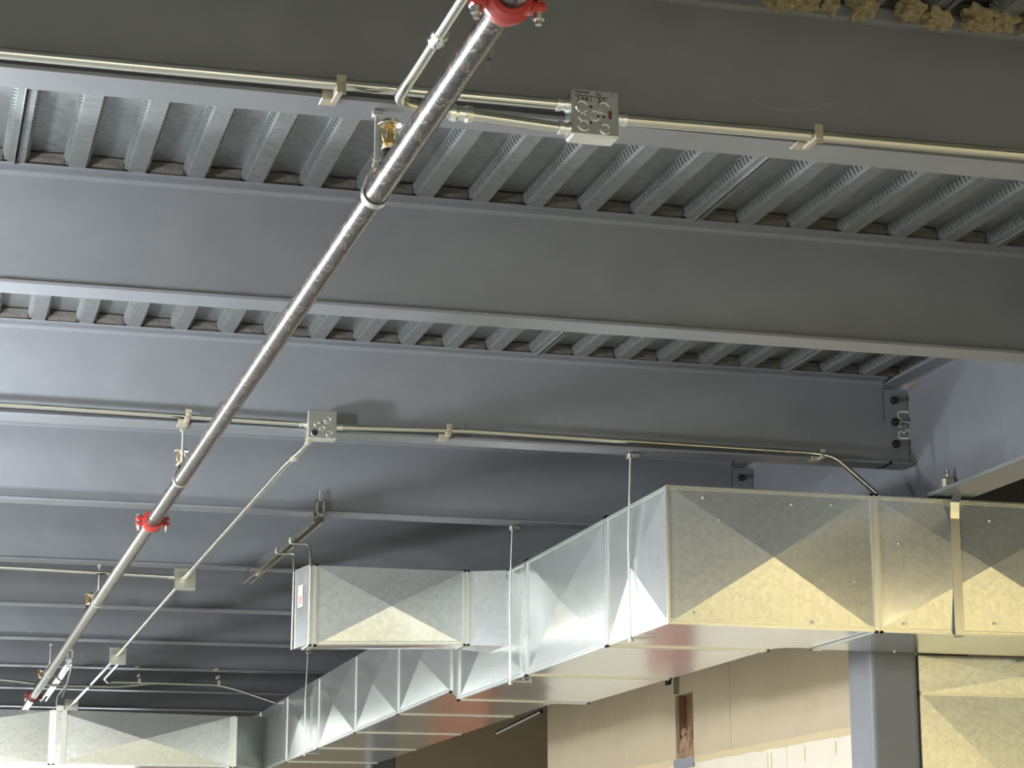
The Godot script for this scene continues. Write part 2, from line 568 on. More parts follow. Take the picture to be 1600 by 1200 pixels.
func deck() -> void:
	var slab := MB.new()
	slab.box(P(0.7, BEAM_TOP + 0.11, 7.2), Vector3(11, 0.14, 24.8))
	var roof := structure("ceiling", slab, M.concrete, "concrete slab on corrugated galvanised steel deck", "ceiling")
	var hb := 0.0205
	var hr := 0.010
	var hh := 0.038
	var d0 := -5.0
	var d1 := 19.4
	var nrm := Vector3(-hh, -hr, 0).normalized()
	for s in range(-6, 7):
		var x0 := LAP0 + RIB * 6 * s
		var m := MB.new()
		# outline of one sheet from lap to lap, seen along the ribs
		var line := [[x0 + 0.002, BEAM_TOP - 0.006], [x0 + 0.003, BEAM_TOP]]
		for k in range(0, 7):
			var xc := x0 + RIB * k
			if k > 0:
				line.append([xc - hb - hr, BEAM_TOP + hh])
				line.append([xc - hb, BEAM_TOP])
			if k < 6:
				line.append([xc + hb, BEAM_TOP])
				line.append([xc + hb + hr, BEAM_TOP + hh])
		line.append([x0 + RIB * 6 - 0.006, BEAM_TOP])
		line.append([x0 + RIB * 6 - 0.004, BEAM_TOP - 0.007])
		for i in line.size() - 1:
			var a: Array = line[i]
			var b: Array = line[i + 1]
			var out := Vector3(b[1] - a[1], -(b[0] - a[0]), 0)
			m.quad(P(a[0], a[1], d0), P(b[0], b[1], d0), P(b[0], b[1], d1), P(a[0], a[1], d1), out)
		if s >= -1 and s <= 3:
			for k in range(0, 7):
				var xc2 := x0 + RIB * k
				for side in [-1.0, 1.0]:
					if (k == 0 and side < 0) or (k == 6 and side > 0):
						continue
					var o2 := Vector3(side * nrm.x * -1.0, nrm.y, 0)
					var p := 2.3
					while p < 6.95:
						var c0 := Vector3.ZERO
						var q := []
						for e in [[0.18, 0.0], [0.18, 0.008], [0.82, 0.016], [0.82, 0.008]]:
							q.append(P(xc2 + side * (hb + hr * e[0]), BEAM_TOP + hh * e[0], p + e[1]))
							c0 += q[-1] / 4.0
						var top := []
						for e2 in q:
							top.append(e2.lerp(c0, 0.25) + o2 * 0.0055)
						m.quad(top[0], top[1], top[2], top[3], o2)
						for e3 in 4:
							var e4 := (e3 + 1) % 4
							m.quad(q[e3], q[e4], top[e4], top[e3], (q[e3] + q[e4]) / 2.0 - c0 + o2 * 0.001)
						p += 0.021
		part("deck_sheet", m, M.deck_steel, roof)
	# flutes stopped over the beams
	var noise := FastNoiseLite.new()
	noise.seed = 5
	noise.frequency = 0.6
	var rng := RandomNumberGenerator.new()
	rng.seed = 77
	for i in range(5, 9):
		var near: float = BEAM_FAR[i] - 0.1
		for k in range(-2, 22):
			var xf := LAP0 + RIB * (k + 0.5)
			var g := MB.new()
			var push := rng.randf_range(0.0, 0.012)
			g.blob(P(xf, BEAM_TOP + 0.0185, near + 0.05 + push), Vector3(0.1, 0.0365, 0.1), noise, 0.1, 12, 6, 0.25)
			part("flute_filler", g, M.filler, roof)
	# loose mineral wool over the nearest beam
	noise.frequency = 0.9
	for w in [[1.372, 0.05], [1.43, 0.05], [1.60, 0.075], [1.66, 0.06], [1.71, 0.045], [1.78, 0.06], [1.885, 0.07], [1.94, 0.06], [2.03, 0.075], [2.09, 0.06], [2.17, 0.07]]:
		var t := MB.new()
		t.blob(P(w[0], 1.763 + rng.randf_range(-0.008, 0.012), 3.838), Vector3(w[1] * 0.95, 0.048, 0.05), noise, 0.9, 22, 16, 0.85)
		var o := part("mineral_wool_tuft", t, M.wool)
		var size_word := "small" if w[1] < 0.055 else ("broad" if w[1] > 0.065 else "middling")
		tag(o, size_word + " tan tuft of mineral wool stuffed over the beam with the marked box", "insulation", "mineral wool tufts over the beam")

func room() -> void:
	var f := MB.new()
	f.box(Vector3(0.7, -0.1, -7.2), Vector3(11.4, 0.2, 25.2))
	structure("floor", f, M.concrete, "bare concrete floor", "floor")
	var w := MB.new()
	w.box(Vector3(0.7, 1.8, 5.1), Vector3(11.4, 3.8, 0.2))
	structure("wall_behind", w, M.rear_wall, "pale yellow plastered wall behind the viewer")
	for k in 4:
		window(k + 1, Vector3(-3.2 + 2.15 * k, 2.3, 4.985), 0.0, 1.3, Color(1.0, 0.96, 0.84), M.window_glow, "frosted window lit by daylight behind the viewer")
	for k in 3:
		window(k + 5, Vector3(-3.2 + 2.1 * k, 2.3, -19.485), PI, 1.7, Color(0.95, 0.98, 1.0), M.window_glow_cool, "frosted window lit by cool daylight in the far wall")
	for k in 3:
		window(k + 8, Vector3(6.185, 2.3, 3.6 - 2.3 * k), PI / 2, 0.12, Color(1.0, 0.9, 0.6), M.window_glow_amber, "frosted window lit by amber light in the yellow side wall")
	var l := MB.new()
	l.box(Vector3(-4.9, 1.8, -7.2), Vector3(0.2, 3.8, 24.8))
	structure("wall_left", l, M.wall_white, "white wall on the left side of the hall")
	var r := MB.new()
	r.box(Vector3(6.3, 1.8, -12.2), Vector3(0.2, 3.8, 14.8))
	structure("wall_far_right", r, M.wall_paint, "drab wall of the room beyond the partition")
	var r2 := MB.new()
	r2.box(Vector3(6.3, 1.8, 0.1), Vector3(0.2, 3.8, 9.8))
	structure("wall_side", r2, M.rear_wall, "pale yellow side wall beside the viewer")
	var b := MB.new()
	b.box(Vector3(-1.0, 1.8, -19.6), Vector3(8.0, 3.8, 0.2))
	structure("wall_back", b, M.wall_white, "white wall at the far end of the hall")
	var b2 := MB.new()
	b2.box(Vector3(4.7, 1.8, -19.6), Vector3(3.4, 3.8, 0.2))
	structure("wall_back_right", b2, M.wall_paint, "drab olive wall at the far end beyond the partition")

func window(n: int, at: Vector3, yaw: float, energy: float, tint: Color, glow: StandardMaterial3D, label: String) -> void:
	# the pane faces along -z turned by yaw
	var t := Basis(Vector3.UP, yaw)
	var pane := MB.new()
	pane.box(at, Vector3(1.9, 1.1, 0.01), t)
	var wd := structure("window_%d" % n, pane, glow, label, "window")
	var fr := MB.new()
	for sg in [-1.0, 1.0]:
		fr.cbox(at + t * Vector3(sg * 0.975, 0, -0.015), Vector3(0.06, 1.22, 0.08), 0.004, t)
		fr.cbox(at + t * Vector3(0, sg * 0.58, -0.015), Vector3(1.95, 0.06, 0.08), 0.004, t)
	part("window_frame", fr, M.white_tape, wd)
	var l := AreaLight3D.new()
	l.name = "window_light"
	l.area_size = Vector2(1.9, 1.1)
	l.area_normalize_energy = true
	l.light_energy = energy
	l.light_color = tint
	l.area_range = 40.0
	l.shadow_enabled = true
	add_child(l, true)
	l.position = at + t * Vector3(0, 0, -0.03)
	l.rotation.y = yaw

# partition beside the duct, made of wide boards; the joint between courses is filled
func partition() -> void:
	var x := 3.5
	var core := MB.new()
	# body with a slot left open (d 9.665..9.91, y 0.66..0.967)
	var s0 := 9.665
	var s1 := 9.91
	core.box(P(x + 0.11, -0.15, (7.3 + s0) / 2), Vector3(0.18, 2.9, s0 - 7.3))
	core.box(P(x + 0.11, -0.15, (s1 + 12.06) / 2), Vector3(0.18, 2.9, 12.06 - s1))
	core.box(P(x + 0.11, (-1.6 + 0.66) / 2, (s0 + s1) / 2), Vector3(0.18, 2.26, s1 - s0))
	core.box(P(x + 0.11, (0.967 + 1.3) / 2, (s0 + s1) / 2), Vector3(0.18, 0.333, s1 - s0))
	var o := structure("wall_right", core, M.wall_paint, "off-white board partition below the duct with a filled joint")
	var jy := 0.657
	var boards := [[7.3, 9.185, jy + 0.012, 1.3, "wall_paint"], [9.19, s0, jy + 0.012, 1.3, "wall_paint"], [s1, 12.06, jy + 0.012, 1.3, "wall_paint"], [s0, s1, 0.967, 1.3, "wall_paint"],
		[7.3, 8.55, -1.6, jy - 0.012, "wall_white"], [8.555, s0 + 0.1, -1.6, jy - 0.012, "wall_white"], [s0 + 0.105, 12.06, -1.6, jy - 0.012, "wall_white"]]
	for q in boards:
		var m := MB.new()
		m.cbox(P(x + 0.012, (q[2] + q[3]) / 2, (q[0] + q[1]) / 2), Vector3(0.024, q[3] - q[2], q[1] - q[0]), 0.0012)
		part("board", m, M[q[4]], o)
	var j := MB.new()
	var nz := FastNoiseLite.new()
	nz.seed = 3
	nz.frequency = 2.5
	var prev := []
	for k in 60:
		var d := lerpf(7.3, 12.06, k / 59.0)
		var up := 0.015 + 0.006 * nz.get_noise_1d(d * 3.0)
		var dn := 0.015 + 0.008 * nz.get_noise_1d(d * 3.0 + 50.0)
		var row := [P(x - 0.003, jy + up, d), P(x - 0.003, jy - dn, d)]
		if k > 0:
			j.quad(prev[0], row[0], row[1], prev[1], Vector3(-1, 0, 0))
			j.quad(prev[0], row[0], row[0] + Vector3(0.01, 0, 0), prev[0] + Vector3(0.01, 0, 0), Vector3.UP)
			j.quad(prev[1], row[1], row[1] + Vector3(0.01, 0, 0), prev[1] + Vector3(0.01, 0, 0), Vector3.DOWN)
		prev = row
	part("joint_filler", j, M.joint_paint, o)
	# drips below the joint
	var dr := MB.new()
	for q in [[8.36, 0.06], [8.72, 0.12], [8.76, 0.2], [8.05, 0.05]]:
		dr.box(P(x - 0.0012, jy - 0.03 - q[1] / 2, q[0]), Vector3(0.0008, q[1], 0.005))
	part("paint_drip", dr, M.joint_paint, o)
	# what shows in the slot
	var bk := MB.new()
	bk.box(P(x + 0.05, 0.81, (s0 + s1) / 2), Vector3(0.02, 0.31, 0.25))
	part("slot_lining", bk, M.wood, o, "brown wood at the back of the slot")
	var st := MB.new()
	var bas := Basis(Vector3.RIGHT, 0.18)
	st.cbox(P(x + 0.022, 0.84, 9.71), Vector3(0.03, 0.27, 0.035), 0.002, bas)
	st.cbox(P(x + 0.022, 0.83, 9.885), Vector3(0.035, 0.27, 0.03), 0.002)
	part("timber_piece", st, M.wood, o)
	var nw := FastNoiseLite.new()
	nw.seed = 8
	nw.frequency = 0.7
	for q in [[0.69, 9.70, 0.07], [0.70, 9.76, 0.075], [0.685, 9.83, 0.07], [0.70, 9.88, 0.06], [0.735, 9.72, 0.06], [0.745, 9.79, 0.07], [0.73, 9.86, 0.065], [0.78, 9.76, 0.06], [0.77, 9.83, 0.055], [0.80, 9.80, 0.04]]:
		var wl := MB.new()
		wl.blob(P(x + 0.025, q[0], q[1]), Vector3(0.04, q[2], q[2] * 1.3), nw, 1.1, 18, 12, 0.9)
		part("insulation_lump", wl, M.pink_wool, o, "crumpled brownish pink insulation")
	var ti := MB.new()
	ti.box(P(x - 0.004, 0.648, 9.79), Vector3(0.006, 0.045, 0.27))
	part("patch_plate", ti, M.steel_paint, o, "small grey patch below the slot")
	# short conduit stub and dark plate above the slot
	var cs := MB.new()
	cs.tube(PackedVector3Array([P(x - 0.01, 0.97, 9.86), P(x - 0.01, 1.2, 9.86)]), 0.012, 10)
	var o2 := part("conduit_stub", cs, M.conduit_steel)
	tag(o2, "short grey conduit stub running up the wall from the brown slot", "conduit")
	var pl := MB.new()
	pl.cbox(P(x - 0.006, 1.06, 9.985), Vector3(0.012, 0.07, 0.06), 0.003)
	var o3 := part("wall_plate", pl, M.hole_black)
	tag(o3, "small black plate on the wall beside the conduit stub", "plate")
	# below the frame: mirrored in the underside of the duct
	var rb := thing("red_cabinet", "red metal cabinet on the wall below the brown slot", "cabinet", P(x - 0.08, 0.2, 9.76))
	var rm := MB.new()
	rm.cbox(P(x - 0.07, 0.36, 9.76), Vector3(0.13, 0.46, 0.3), 0.008)
	part("body", rm, M.red_paint, rb)
	var rd := MB.new()
	rd.cbox(P(x - 0.138, 0.36, 9.76), Vector3(0.01, 0.43, 0.27), 0.003)
	part("door", rd, M.red_paint, rb)
	var orange := thing("board_stack", "orange boards leaning beyond the end of the partition", "boards", P(3.95, -1.6, 15.7))
	for k in 3:
		var om := MB.new()
		om.cbox(P(3.9 + 0.06 * k, -0.5, 15.7 + 0.15 * k), Vector3(0.04, 2.2, 1.6), 0.003)
		part("board", om, M.orange_board, orange)

func column() -> void:
	var o := thing("steel_column", "dark grey square steel column under the girder", "column", P(3.325, -1.6, 7.22))
	var q := PackedVector2Array()
	var a := 0.0895
	var b := 0.1
	var r := 0.018
	for k in 4:
		var cx: float = [a - r, -a + r, -a + r, a - r][k]
		var cy: float = [b - r, b - r, -b + r, -b + r][k]
		for s in 5:
			var t := PI / 2 * (k + s / 4.0)
			q.append(Vector2(cx + r * cos(t), cy + r * sin(t)))
	var m := MB.new()
	m.extrude(q, P(3.325, -1.6, 7.221), Vector3.RIGHT, Vector3(0, 0, 1), Vector3(0, 2.918, 0))
	part("shaft", m, M.steel_paint, o)
	var f := MB.new()
	f.cbox(P(3.325, -1.59, 7.221), Vector3(0.185, 0.02, 0.34), 0.002)
	part("base_plate", f, M.steel_paint, o)
	# a second column far away, past the end of the partition
	var o2 := thing("steel_column", "dark steel column in the gloom beyond the partition", "column", P(3.36, -1.6, 15.6))
	var m2 := MB.new()
	m2.extrude(q, P(3.295, -1.6, 15.6), Vector3.RIGHT, Vector3(0, 0, 1), Vector3(0, 2.918, 0))
	part("shaft", m2, M.steel_paint, o2)

# ---------------------------------------------------------------- ducts
# A straight piece with cross-broken sides: two rings of four corners [top left, top right, bottom right, bottom left]
func duct_piece(parent: Node3D, r0: Array, r1: Array, h := 0.019, called := "duct_section") -> MeshInstance3D:
	var m := MB.new()
	var mid := Vector3.ZERO
	for p in r0 + r1:
		mid += p / 8.0
	for k in 4:
		var j := (k + 1) % 4
		var out: Vector3 = (r0[k] + r0[j] + r1[k] + r1[j]) / 4.0 - mid
		var nn: Vector3 = (r0[j] - r0[k]).cross(r1[k] - r0[k])
		if nn.dot(out) < 0:
			nn = -nn
		m.cross_panel(r0[k], r0[j], r1[j], r1[k], nn, h if absf(nn.normalized().y) < 0.9 else minf(h, 0.004))
	return part(called, m, M.galvanised, parent)

# drive cleat round a joint
func cleat(parent: Node3D, ring: Array, along: Vector3, w := 0.022, t := 0.005) -> void:
	var m := MB.new()
	var mid := Vector3.ZERO
	for p in ring:
		mid += p / 4.0
	along = along.normalized()
	for k in 4:
		var j := (k + 1) % 4
		var a: Vector3 = ring[k]
		var b: Vector3 = ring[j]
		var e := (b - a).normalized()
		var out := e.cross(along).normalized()
		if out.dot((a + b) / 2.0 - mid) < 0:
			out = -out
		for s in [-1.0, 1.0]:
			var o1: Vector3 = along * (s * w * 0.34)
			var hw := along * w * 0.2
			var x := e * t
			m.hexa([a + o1 - hw - out * 0.003 - x, b + o1 - hw - out * 0.003 + x, b + o1 + hw - out * 0.003 + x, a + o1 + hw - out * 0.003 - x,
				a + o1 - hw + out * t - x, b + o1 - hw + out * t + x, b + o1 + hw + out * t + x, a + o1 + hw + out * t - x])
		var hw2 := along * w * 0.5
		m.hexa([a - hw2 - out * 0.003, b - hw2 - out * 0.003, b + hw2 - out * 0.003, a + hw2 - out * 0.003, a - hw2 + out * 0.002, b - hw2 + out * 0.002, b + hw2 + out * 0.002, a + hw2 + out * 0.002])
	part("joint_cleat", m, M.seam_steel, parent)

# lock seam along an edge
func lock_seam(parent: Node3D, a: Vector3, b: Vector3, up: Vector3, side: Vector3) -> void:
	var m := MB.new()
	var t := 0.0035
	for s in [[0.0, 0.007], [0.012, 0.004]]:
		var p0: Vector3 = up * s[0]
		var p1: Vector3 = up * (s[0] + s[1])
		m.hexa([a + p0 - side * 0.002, b + p0 - side * 0.002, b + p0 + side * t, a + p0 + side * t, a + p1 - side * 0.002, b + p1 - side * 0.002, b + p1 + side * t, a + p1 + side * t])
	part("lock_seam", m, M.seam_steel, parent)

func screws(parent: Node3D, spots: Array, out: Vector3) -> void:
	for q in spots:
		var m := MB.new()
		m.lathe(q - out * 0.004, out, [[0.0, 0.0045], [0.005, 0.0045], [0.007, 0.003], [0.0075, 0.0]], 8)
		part("screw", m, M.zinc_steel, parent)

const DL := 2.3
const DR := 2.875
const YT := 1.307
const YB := 0.866

func zring(d: float, yt: float, yb: float) -> Array:
	return [P(DL, yt, d), P(DR, yt, d), P(DR, yb, d), P(DL, yb, d)]

func xring(x: float, d0: float, d1: float, yt: float, yb: float) -> Array:
	return [P(x, yt, d0), P(x, yt, d1), P(x, yb, d1), P(x, yb, d0)]

func main_duct() -> void:
	var o := thing("main_duct", "large galvanised rectangular duct turning the corner beside the wall", "duct", P(DL, YB, 6.555))
	# elbow
	var m := MB.new()
	var f := 6.555
	var bk := 7.08
	m.cross_panel(P(DL, YT, f), P(3.0, YT, f), P(3.0, YB, f), P(DL, YB, f), Vector3(0, 0, 1), 0.02)
	m.cross_panel(P(DL, YT, f), P(DL, YT, 7.187), P(DL, YB, 7.187), P(DL, YB, f), Vector3(-1, 0, 0), 0.019)
	var flat := [Vector2(DL, f), Vector2(3.0, f), Vector2(3.0, bk), Vector2(2.945, bk), Vector2(2.91, bk + 0.012), Vector2(2.885, bk + 0.035), Vector2(DR, bk + 0.07), Vector2(DR, 7.187), Vector2(DL, 7.187)]
	var ids := Geometry2D.triangulate_polygon(PackedVector2Array(flat))
	for yy in [YT, YB]:
		for i in range(0, ids.size(), 3):
			var q := []
			for k in 3:
				q.append(P(flat[ids[i + k]].x, yy, flat[ids[i + k]].y))
			m.tri(q[0], q[1], q[2], Vector3(0, 1 if yy == YT else -1, 0))
	for i in range(2, 7):
		var a: Vector2 = flat[i]
		var b: Vector2 = flat[i + 1]
		m.quad(P(a.x, YT, a.y), P(b.x, YT, b.y), P(b.x, YB, b.y), P(a.x, YB, a.y), Vector3(1, 0, -1))
	part("elbow", m, M.galvanised, o)
	var edge := MB.new()
	edge.hexa([P(DL - 0.004, YB, f - 0.004), P(DL + 0.004, YB, f - 0.004), P(DL + 0.004, YB, f + 0.004), P(DL - 0.004, YB, f + 0.004), P(DL - 0.004, YT, f - 0.004), P(DL + 0.004, YT, f - 0.004), P(DL + 0.004, YT, f + 0.004), P(DL - 0.004, YT, f + 0.004)])
	part("corner_seam", edge, M.seam_steel, o)
	lock_seam(o, P(DL, YB - 0.002, f), P(3.0, YB - 0.006, f), Vector3.UP, Vector3(0, 0, 1))
	lock_seam(o, P(DL, YB - 0.002, f), P(DL, YB - 0.002, 9.28), Vector3.UP, Vector3(-1, 0, 0))
	lock_seam(o, P(DL, YT - 0.012, f), P(3.8, YT - 0.016, f), Vector3.UP * 0.6, Vector3(0, 0, 1))
	lock_seam(o, P(DL, YT - 0.012, f), P(DL, YT - 0.012, 9.28), Vector3.UP * 0.6, Vector3(-1, 0, 0))
	lock_seam(o, P(3.02, YB - 0.006, f), P(5.3, YB - 0.006, f), Vector3.UP, Vector3(0, 0, 1))
	# cross leg to the right
	var xs := [3.0, 3.82, 4.6, 5.4]
	for i in 3:
		duct_piece(o, xring(xs[i], f, bk, YT, YB - 0.004), xring(xs[i + 1], f, bk, YT, YB - 0.004), 0.02)
		cleat(o, xring(xs[i] + 0.012, f, bk, YT, YB - 0.004), Vector3.RIGHT, 0.026)
	# long leg going away
	var ds := [[7.187, YT, YB], [8.205, YT, YB], [9.285, YT, YB], [9.43, 1.316, 0.914], [10.5, 1.304, 0.904], [11.55, 1.294, 0.894], [12.62, 1.283, 0.884], [13.7, 1.272, 0.874], [14.76, 1.262, 0.866], [15.35, 1.258, 0.862]]
	for i in ds.size() - 1:
		var a: Array = ds[i]
		var b: Array = ds[i + 1]
		duct_piece(o, zring(a[0], a[1], a[2]), zring(b[0], b[1], b[2]), 0.019 if i != 2 else 0.001, "duct_section" if i != 2 else "reducer")
		cleat(o, zring(a[0], a[1], a[2]), Vector3(0, 0, 1), 0.034 if i < 3 else 0.03)
		if i > 2:
			lock_seam(o, P(DL, a[2] - 0.002, a[0]), P(DL, b[2] - 0.002, b[0]), Vector3.UP, Vector3(-1, 0, 0))
	screws(o, [P(3.012, YB - 0.006, 6.7), P(3.3, YB - 0.006, 7.06), P(2.36, YB - 0.003, 7.2), P(2.33, YB - 0.003, 8.36), P(2.36, YB - 0.003, 8.37), P(2.84, 0.862, 9.3), P(2.86, 0.905, 10.5), P(2.86, 0.896, 11.55), P(2.34, 0.892, 11.56), P(2.34, 0.882, 12.64)], Vector3.DOWN)
	screws(o, [P(2.42, 1.27, 6.548), P(2.47, 1.2, 6.546), P(2.72, 1.262, 6.545), P(2.86, 1.268, 6.547), P(2.93, 1.02, 6.545), P(3.09, 1.15, 6.546), P(3.42, 1.24, 6.545), P(2.38, 0.9, 6.548), P(2.78, 0.885, 6.546), P(3.1, 0.89, 6.546), P(3.42, 0.9, 6.545)], Vector3(0, 0, 1))
	var cap := MB.new()
	var e := zring(15.35, 1.258, 0.862)
	cap.cross_panel(e[0], e[1], e[2], e[3], Vector3(0, 0, -1), 0.01)
	part("end_cap", cap, M.galvanised, o)

func branch_duct() -> void:
	var o := thing("branch_duct", "short galvanised branch duct with a labelled end cap", "duct", P(1.5, 0.995, 8.6))
	var t := 1.307
	var b := 0.994
	var f := 8.535
	var k := 8.69
	duct_piece(o, xring(1.535, f, k, t, b), xring(2.137, f, k, t, b + 0.02), 0.014)
	duct_piece(o, xring(1.5, f, k, t, b), xring(1.535, f, k, t, b), 0.0005, "end_collar")
	duct_piece(o, xring(2.137, f, k, t, b + 0.02), xring(DL - 0.001, 8.5, 8.73, t + 0.004, b + 0.012), 0.0005, "takeoff_boot")
	var bf := MB.new()
	var c0 := P(2.16, t, f - 0.004)
	var c1 := P(DL - 0.004, t + 0.004, 8.488)
	var c2 := P(DL - 0.004, b + 0.012, 8.47)
	var c3 := P(2.16, b + 0.02, f - 0.006)
	bf.tri(c0, c1, c3, Vector3(0, 0, 1))
	bf.tri(c1, c2, c3, Vector3(0, 0, 1))
	bf.quad(c0, c1, P(DL - 0.004, t + 0.004, 8.51), P(2.16, t, f + 0.004), Vector3.UP)
	bf.quad(c3, c2, P(DL - 0.004, b + 0.012, 8.51), P(2.16, b + 0.02, f + 0.004), Vector3.DOWN)
	part("boot_face", bf, M.galvanised, o)
	cleat(o, xring(2.143, f, k, t, b + 0.02), Vector3.RIGHT, 0.022)
	cleat(o, xring(1.525, f, k, t, b), Vector3.RIGHT, 0.03)
	lock_seam(o, P(1.5, b - 0.002, f), P(2.13, b + 0.018, f), Vector3.UP, Vector3(0, 0, 1))
	var fl := MB.new()
	fl.hexa([P(DL - 0.004, b - 0.0, 8.425), P(DL, b, 8.425), P(DL, b, 8.445), P(DL - 0.004, b, 8.445), P(DL - 0.004, t, 8.425), P(DL, t, 8.425), P(DL, t, 8.445), P(DL - 0.004, t, 8.445)])
	part("boot_flange", fl, M.seam_steel, o)
	var c := MB.new()
	c.cross_panel(P(1.5, t, f), P(1.478, t, k), P(1.478, b, k), P(1.5, b, f), Vector3(-1, 0, 0), 0.003)
	c.tri(P(1.5, t, f), P(1.478, t, k), P(1.5, t, k), Vector3.UP)
	c.tri(P(1.5, b, f), P(1.478, b, k), P(1.5, b, k), Vector3.DOWN)
	c.quad(P(1.478, t, k), P(1.5, t, k), P(1.5, b, k), P(1.478, b, k), Vector3(0, 0, -1))
	part("end_cap", c, M.galvanised, o)
	var s := MB.new()
	var q := func(dd: float, y: float) -> Vector3:
		return P(lerpf(1.5, 1.478, (dd - f) / (k - f)) - 0.004, y, dd)
	s.quad(q.call(8.575, 1.236), q.call(8.635, 1.236), q.call(8.635, 1.15), q.call(8.575, 1.15), Vector3(-1, 0, 0))
	part("sticker", s, M.paper, o, "white paper sticker")
	var pk := MB.new()
	pk.quad(q.call(8.585, 1.195) - Vector3(0.001, 0, 0), q.call(8.625, 1.195) - Vector3(0.001, 0, 0), q.call(8.625, 1.16) - Vector3(0.001, 0, 0), q.call(8.585, 1.16) - Vector3(0.001, 0, 0), Vector3(-1, 0, 0))
	part("sticker_print", pk, M.pink_print, o)

func far_duct() -> void:
	var o := thing("cross_duct", "long low galvanised duct crossing at the far end", "duct", P(1.0, 0.87, 14.3))
	var f := 14.25
	var k := 14.72
	var xs := [-3.2, -1.2, 0.915, 2.05]
	for i in 3:
		duct_piece(o, xring(xs[i], f, k, 1.205, 0.868), xring(xs[i + 1], f, k, 1.2 if i < 2 else 1.19, 0.868), 0.017)
		cleat(o, xring(xs[i], f, k, 1.205, 0.868), Vector3.RIGHT, 0.04)
	cleat(o, xring(2.05, f, k, 1.19, 0.868), Vector3.RIGHT, 0.04)
	duct_piece(o, xring(2.05, f, k, 1.19, 0.868), [P(DL - 0.002, 1.22, 14.6), P(DL - 0.002, 1.22, 15.1), P(DL - 0.002, 0.868, 15.1), P(DL - 0.002, 0.868, 14.6)], 0.012, "takeoff_boot")
	lock_seam(o, P(-3.2, 0.866, f), P(2.05, 0.866, f), Vector3.UP, Vector3(0, 0, 1))

func plenum() -> void:
	var o := thing("duct_plenum", "galvanised plenum dropping behind the column at the right", "duct", P(3.43, -0.6, 7.13))
	var f := 7.125
	var k := 7.28
	var ys := [0.86, 0.726, 0.0, -1.6]
	for i in 3:
		var r0 := [P(3.42, ys[i], f), P(4.2, ys[i], f), P(4.2, ys[i], k), P(3.42, ys[i], k)]
		var r1 := [P(3.42, ys[i + 1], f), P(4.2, ys[i + 1], f), P(4.2, ys[i + 1], k), P(3.42, ys[i + 1], k)]
		duct_piece(o, r0, r1, 0.008 if i > 0 else 0.004)
		if i > 0:
			cleat(o, r0, Vector3.UP, 0.01, 0.003)

# ---------------------------------------------------------------- hangers of the ducts
func rod_hanger(x: float, d: float, ytop: float, ybot: float, label: String) -> void:
	var o := thing("duct_hanger", label, "hanger", P(x, ytop, d), "threaded rod hangers along the main duct")
	var r := MB.new()
	r.tube(PackedVector3Array([P(x, ytop + 0.004, d), P(x - 0.012, (ytop + ybot) / 2, d), P(x - 0.008, ybot - 0.02, d)]), 0.0042, 8)
	part("rod", r, M.zinc_steel, o)
	var c := MB.new()
	c.cbox(P(x + 0.008, ytop - 0.012, d), Vector3(0.04, 0.018, 0.03), 0.003)
	c.box(P(x + 0.012, ytop + 0.008, d), Vector3(0.03, 0.016, 0.025))
	part("beam_clamp", c, M.zinc_steel, o)
	var n := MB.new()
	n.cbox(P(x + 0.03, ybot - 0.012, d), Vector3(0.09, 0.006, 0.03), 0.001)
	n.lathe(P(x - 0.008, ybot - 0.024, d), Vector3.UP, [[0.0, 0.0], [0.0, 0.009], [0.008, 0.009], [0.008, 0.0]], 6)
	part("bottom_bracket", n, M.zinc_steel, o)

func strap_hanger() -> void:
	# flat strap from the girder down the front of the cross leg
	var o := thing("strap_hanger", "flat metal strap hanging the cross duct from a girder clamp", "hanger", P(3.29, 1.34, 6.5))
	var s := MB.new()
	var w := 0.016
	var line := [P(3.298, 1.338, 6.545), P(3.302, 1.318, 6.536), P(3.286, 1.292, 6.524), P(3.289, 1.262, 6.534), P(3.29, 1.24, 6.538), P(3.29, 0.858, 6.538), P(3.29, 0.852, 6.56)]
	for i in line.size() - 1:
		var a: Vector3 = line[i]
		var b: Vector3 = line[i + 1]
		var dx := Vector3(w, 0, 0)
		var t := Vector3(0, 0, -0.002)
		s.hexa([a - dx, a + dx, a + dx + t, a - dx + t, b - dx, b + dx, b + dx + t, b - dx + t])
	part("strap", s, M.seam_steel, o)
	var c := MB.new()
	c.cbox(P(3.262, 1.352, 6.52), Vector3(0.045, 0.042, 0.03), 0.008)
	c.box(P(3.285, 1.336, 6.53), Vector3(0.05, 0.012, 0.03))
	part("clamp", c, M.clip_steel, o)
	var b2 := MB.new()
	b2.lathe(P(3.262, 1.37, 6.52), Vector3.UP, [[0.0, 0.0], [0.0, 0.0075], [0.012, 0.0075], [0.016, 0.004], [0.02, 0.0075], [0.028, 0.007], [0.032, 0.0]], 8)
	part("clamp_bolt", b2, M.zinc_steel, o)

# slotted strut, open side down
func strut(x0: float, y0: float, d0: float, x1: float, y1: float, d1: float, label: String) -> Node3D:
	var o := thing("strut_channel", label, "channel", P(x0, y0, d0), "strut channels hung below the beams")
	var m := MB.new()
	var q := PackedVector2Array([Vector2(-0.02, 0), Vector2(-0.01, 0), Vector2(-0.01, 0.006), Vector2(-0.0175, 0.006), Vector2(-0.0175, 0.037), Vector2(0.0175, 0.037), Vector2(0.0175, 0.006), Vector2(0.01, 0.006), Vector2(0.01, 0), Vector2(0.02, 0), Vector2(0.02, 0.04), Vector2(-0.02, 0.04)])
	m.extrude(q, P(x0, y0 - 0.04, d0), Vector3.RIGHT, Vector3.UP, P(x1, y1, d1) - P(x0, y0, d0))
	part("channel", m, M.conduit_steel, o)
	return o

